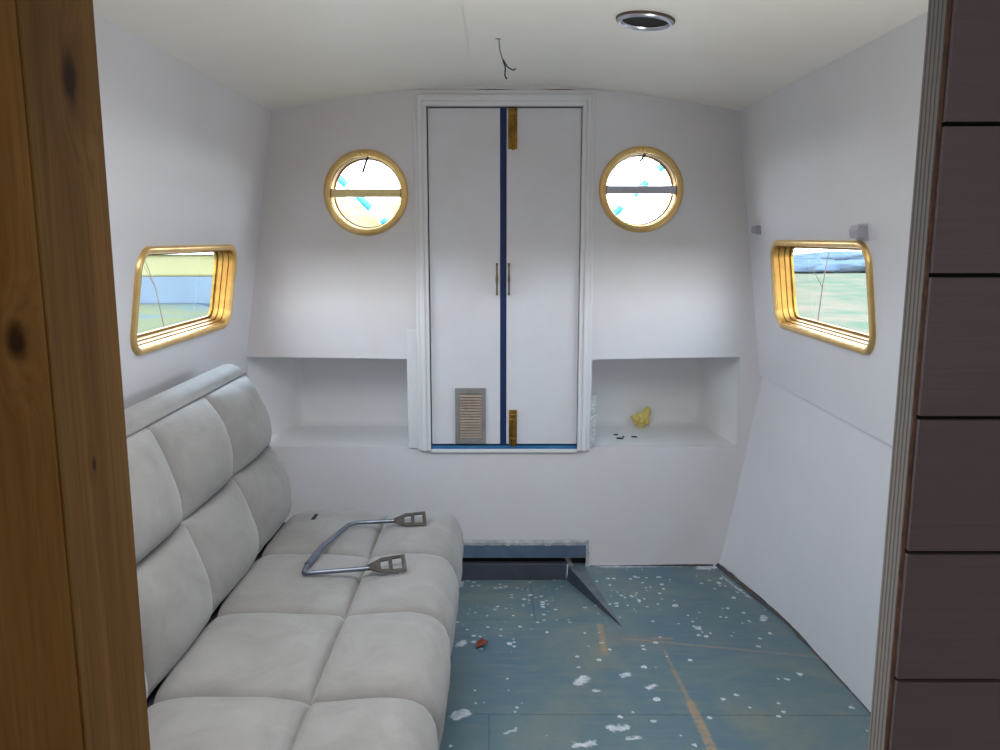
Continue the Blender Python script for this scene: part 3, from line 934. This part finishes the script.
# ------------------------------------------------------------------ ceiling vent, wires, brackets
vx, vy = .357, 2.128
vz = ceil_z(vx)
sl = math.atan((ceil_z(vx+.01)-ceil_z(vx-.01))/.02)
vent = empty('ceiling_vent', mat=Matrix.Translation((vx, vy, vz)) @ Matrix.Rotation(-sl, 4, 'Y'))
tag(vent, 'round ceiling vent with pale metal rim and dark open middle', 'ceiling vent')
cf = lambda o: circ(.072+o, 56)
bm = BM(); ring(bm, cf, [(0, .004), (0, -.006), (-.003, -.007), (-.010, -.007), (-.010, .004)]); obj('collar', bm, paint('brown collar', (96, 78, 70), (70, 56, 52), .6, 20), vent, smooth=40)
bm = BM(); ring(bm, cf, [(-.002, -.0065), (-.004, -.0105), (-.008, -.013), (-.012, -.012), (-.015, -.005), (-.010, -.0065)]); obj('rim', bm, M['chrome'], vent, smooth=60)
bm = BM(); disc(bm, circ(.062, 48), -.0035); obj('opening', bm, M['dark'], vent)['label'] = 'dark vent opening'

wz = ceil_z(0)-.009
wire = empty('loose_wire', (-.003, 2.375, wz)); tag(wire, 'thin loose wires dangling from the ceiling board', 'wire')
bm = BM(); tube(bm, fillet([(0, 0, .002), (.001, 0, -.02), (.004, .002, -.036), (.012, .004, -.058)], .01), .0016, 8)
tube(bm, [(-.010, 0, .001), (.004, 0, -.001)], .0025, 8)
obj('cable', bm, paint('grey cable', (120, 116, 112), (96, 92, 90), .6), wire, smooth=True)
bm = BM(); tube(bm, fillet([(.010, .004, -.052), (.018, .005, -.075), (.016, .002, -.098), (.022, .004, -.106)], .006), .002, 8); obj('wire_end', bm, M['black'], wire, smooth=True)
bm = BM(); tube(bm, fillet([(.010, .004, -.052), (.024, .006, -.074), (.040, .004, -.083), (.046, .005, -.078)], .006), .0018, 8); obj('wire_end', bm, M['black'], wire, smooth=True)

def wall_bracket(name, y, z, wid, ht, dep, label, mat):
    x = wall_x(Rw, z)
    b = empty(name, (x, y, z)); tag(b, label, 'clip', 'plastic clips above the window')
    bm = BM(); box(bm, -.004, .003, -wid/2, wid/2, -ht/2, ht/2, .0015); obj('back_plate', bm, mat, b)
    bm = BM()
    pts = [(-.003, ht*.35), (-dep*.8, ht*.42), (-dep, ht*.1), (-dep*.85, -ht*.38), (-dep*.55, -ht*.3), (-.003, -ht*.45)]
    plate(bm, pts, [], lambda p, d: (p[0], (-wid*.42 if d else wid*.42), p[1]))
    obj('hook', bm, mat, b)
wall_bracket('wall_clip', 2.975, 1.318, .050, .034, .022, 'smaller lilac grey clip on the wall close to the bulkhead corner', M['grey_plastic'])
wall_bracket('wall_clip', 2.125, 1.305, .060, .042, .026, 'larger lilac grey plastic clip just above the window corner, away from the bulkhead', M['grey_plastic'])

# ------------------------------------------------------------------ outdoors
bm = BM()
hole = [(-1.06, -1.4), (1.06, -1.4), (1.06, 3.0), (.75, 4.6), (0, 5.8), (-.75, 4.6), (-1.06, 3.0)]
V_o = [(-60, -30), (60, -30), (60, 70), (-60, 70)]
plate(bm, V_o, [hole], lambda p, d: (p[0], p[1], .30-.02*d))
o = obj('water', bm, M['water']); tag(o, 'pale still canal water outside', 'water', kind='structure')
# bow of this boat
bm = BM()
def bowx(y): return max(0, 1.04*math.sqrt(max(0, 1-((y-3.0)/2.8)**2.2)) if y > 3 else 1.04)
rows = []
for z, k in ((.1, .93), (.5, .98), (.8, 1.0)):
    r = []
    for i in range(25):
        y = 3.14+2.66*(i/24); r.append((-bowx(y)*k, y, z+.10*max(0, (y-4.2)/1.6)**2*(z > .6)))
    for i in range(23, -1, -1):
        y = 3.14+2.66*(i/24); r.append((bowx(y)*k, y, z+.10*max(0, (y-4.2)/1.6)**2*(z > .6)))
    rows.append(r)
grid(bm, rows)
dk = [(-bowx(3.14+2.66*i/24)*.97, 3.14+2.66*i/24) for i in range(25)]
dk += [(-x, y) for x, y in reversed(dk[:-1])]
bm.faces.new([bm.verts.new((x, y, .45)) for x, y in dk])
o = obj('bow_hull', bm, M['hull_out'], recalc=False); tag(o, 'dark steel bow of the boat beyond the doors', 'hull', kind='structure')
# striped poles leaning up from the bow
def striped_pole(name, a, b, label):
    a = Vector(a); b = Vector(b); e = empty(name, a); tag(e, label, 'pole', 'striped boat poles')
    bm = BM(); tube(bm, [(0, 0, 0), b-a], .021, 12); obj('shaft', bm, M['pole_white'], e, smooth=40)
    d = (b-a); n = 9
    for k in range(n):
        bm = BM(); tube(bm, [d*((k+.25)/n), d*((k+.78)/n)], .0225, 12); obj('band', bm, M['pole_blue'], e, smooth=40)
striped_pole('boat_pole', (-.03, 5.0, .755), (-1.30, 5.0, 1.97), 'blue and white striped pole seen through the porthole nearer the sofa')
striped_pole('boat_pole', (.03, 5.0, .775), (1.34, 5.0, 2.09), 'blue and white striped pole seen through the porthole above the yellow lump')
# banks
def bankmesh(name, pts, mat, label):
    bm = BM(); plate(bm, pts, [], lambda p, d: (p[0], p[1], (.47+.04*noise.noise((p[0]*.3, p[1]*.3, 0))) if d == 0 else .1))
    o = obj(name, bm, mat); tag(o, label, 'bank', kind='structure')
bankmesh('ground', [(-2.5, -20), (-2.55, 5.5), (-2.9, 9), (-5.0, 12.2), (-9, 15), (-60, 24), (-60, -20)], M['bank'], 'pale yellow grassy bank outside the window above the sofa')
bankmesh('ground.001', [(2.3, -20), (2.35, 7), (3.2, 12), (5, 18), (9, 26), (60, 34), (60, -20)], M['bank2'], 'pale green towpath bank outside the window opposite the sofa')
def bush(name, c, r, mat, label, group, n=9, seedv=0):
    e = empty(name, c); tag(e, label, 'bush', group)
    rnd = random.Random(seedv)
    bm = BM()
    for k in range(n):
        rr = bmesh.ops.create_icosphere(bm, subdivisions=3, radius=1)
        cx, cy, cz = rnd.uniform(-.8, .8)*r[0], rnd.uniform(-.6, .6)*r[1], rnd.uniform(.35, .75)*r[2]
        sx = rnd.uniform(.35, .55)
        for v in rr['verts']:
            q = v.co*(1+.28*noise.noise(v.co*2.3+Vector((k*5, seedv, 0)))+.16*noise.noise(v.co*7+Vector((0, k*3, 0))))
            v.co = Vector((cx+q.x*sx*r[0], cy+q.y*sx*r[1], max(-.02, cz+q.z*.42*r[2])))
    obj('foliage', bm, mat, e, smooth=True)
    bm = BM()
    for k in range(3):
        tube(bm, [((k-1)*.05, 0, -.05), ((k-1)*.22*r[0], .1, r[2]*.5)], [.04, .02], 8)
    obj('stem', bm, M['bark'], e, smooth=True)
g = 'bushes on the banks'
bush('bush', (-4.9, 15.5, .42), (1.5, .8, .95), M['bush_y'], 'yellow leafed bush behind the blue hull outside', g, 9, 1)
bush('bush', (-7.0, 17.0, .42), (1.6, .9, 1.3), M['bush_y'], 'taller yellow leafed bush further along the grassy bank', g, 9, 2)
bush('bush', (-4.0, 24, .42), (2.2, 1.2, 1.75), M['bush_y'], 'large pale yellow bush beyond the water ahead', g, 10, 3)
bush('bush', (8.1, 20, .42), (2.4, .9, .34), M['bush_g'], 'low blue green bush along the towpath', g, 11, 4)
bush('bush', (10.8, 24, .42), (2.4, .9, .42), M['bush_g'], 'blue green bush behind the low one on the towpath', g, 11, 5)
# moored boat ahead
mb = empty('moored_boat', (-3.9, 11.0, .28)); tag(mb, 'faded blue moored boat with cream cabin outside the window', 'boat')
mb.rotation_euler = (0, 0, .05)
bm = BM()
P = [(-1.9, -.6), (1.0, -.6), (1.45, -.3), (1.6, 0), (1.45, .3), (1.0, .6), (-1.9, .6)]
rows = [[(x*(.94 if z < .1 else 1), y*(.85 if z < .1 else 1), z+(.10 if x > 1.2 and z > .3 else 0)) for x, y in P+[P[0]]] for z in (-.1, .2, .53)]
grid(bm, rows); bm.faces.new([bm.verts.new((x, y, .52)) for x, y in P])
obj('hull', bm, M['hull_blue'], mb)
bm = BM(); box(bm, -1.7, .7, -.45, .45, .52, .80, .03); obj('cabin', bm, M['cream'], mb)
bm = BM(); box(bm, -1.75, .75, -.5, .5, .80, .83, .01); obj('roof', bm, M['pole_white'], mb)
# reed stems outside
for (x, y, h_, lean, lab) in ((2.75, 7.1, .86, .10, 'tall thin reed stem outside the window opposite the sofa'), (-2.95, 7.2, .85, -.22, 'bent dark reed stem outside the window above the sofa')):
    bm = BM(); tube(bm, [(0, 0, 0), (lean*.3, 0, h_*.5), (lean, .05, h_)], [.006, .005, .003], 6)
    tube(bm, [(lean*.3, 0, h_*.5), (lean*.3-.10, .03, h_*.72)], [.004, .002], 6)
    o = obj('reed', bm, M['bark'], loc=(x, y, .44)); tag(o, lab, 'reed')

# ------------------------------------------------------------------ light
w = bpy.data.worlds.new('overcast sky'); S.world = w; w.use_nodes = True
nt = w.node_tree; bg = nt.nodes['Background']
tc = nt.nodes.new('ShaderNodeTexCoord'); sx = nt.nodes.new('ShaderNodeSeparateXYZ'); nt.links.new(tc.outputs['Generated'], sx.inputs[0])
rp = nt.nodes.new('ShaderNodeValToRGB'); nt.links.new(sx.outputs[2], rp.inputs[0])
rp.color_ramp.elements[0].position = 0; rp.color_ramp.elements[0].color = (.88, .94, 1, 1)
rp.color_ramp.elements[1].position = .7; rp.color_ramp.elements[1].color = (.60, .79, 1, 1)
nt.links.new(rp.outputs[0], bg.inputs[0]); bg.inputs[1].default_value = 12.5

def area(name, loc, aim, sx_, sy_, power, col, portal=False, spread=180):
    L = bpy.data.lights.new(name, 'AREA'); L.shape = 'RECTANGLE'; L.size = sx_; L.size_y = sy_
    L.energy = power; L.color = col
    L.spread = math.radians(spread)
    if portal: L.cycles.is_portal = True
    o = bpy.data.objects.new(name, L); COL.objects.link(o); o.location = loc
    d = Vector(aim)-Vector(loc); o.rotation_euler = d.to_track_quat('-Z', 'Y').to_euler()
    return o
area('added_uplight', (.45, .95, .45), (.1, 1.6, 1.84), .5, .3, 3.0, (1, .97, .92), spread=85)  # unseen uplight added to brighten the ceiling
area('added_cabin_fill', (-.22, 1.25, 1.76), (-.2, 1.7, 0), .8, .7, 12, (.96, .98, 1), spread=140)  # no such fitting known; added as soft fill for the cabin
area('added_rear_fill', (0, -.6, 1.75), (0, -.4, 0), .8, .8, 5.0, (.97, .98, 1))  # unseen fill added behind the camera to lift the partition faces
for nm, m_, a_, b_ in (('portal_a', matL, .74, .26), ('portal_b', matR, .73, .27)):
    o = area(nm, (0, 0, 0), (0, 0, -1), a_, b_, 1, (1, 1, 1), True)
    o.matrix_world = m_ @ Matrix.Translation((0, 0, -.055)) @ Matrix.Rotation(PI, 4, 'X')
for nm, c in (('portal_c', PL), ('portal_d', PR)):
    area(nm, (c[0], D+.06, c[1]), (c[0], 0, c[1]), .27, .27, 1, (1, 1, 1), True)

# ------------------------------------------------------------------ camera
cam = bpy.data.cameras.new('camera'); co_ = bpy.data.objects.new('camera', cam); COL.objects.link(co_)
cam.sensor_width = 36; cam.lens = 820/1000*36; cam.clip_start = .01; cam.clip_end = 300
co_.location = (0, 0, 1.29); co_.rotation_euler = (PI/2-math.atan(137/820), 0, 0)
S.camera = co_
S.view_settings.view_transform = 'Standard'; S.view_settings.look = 'None'
S.view_settings.exposure = .08; S.view_settings.gamma = 1
S.cycles.use_denoising = True; S.cycles.max_bounces = 16; S.cycles.diffuse_bounces = 10; S.cycles.transparent_max_bounces = 12
S.cycles.sample_clamp_indirect = 8
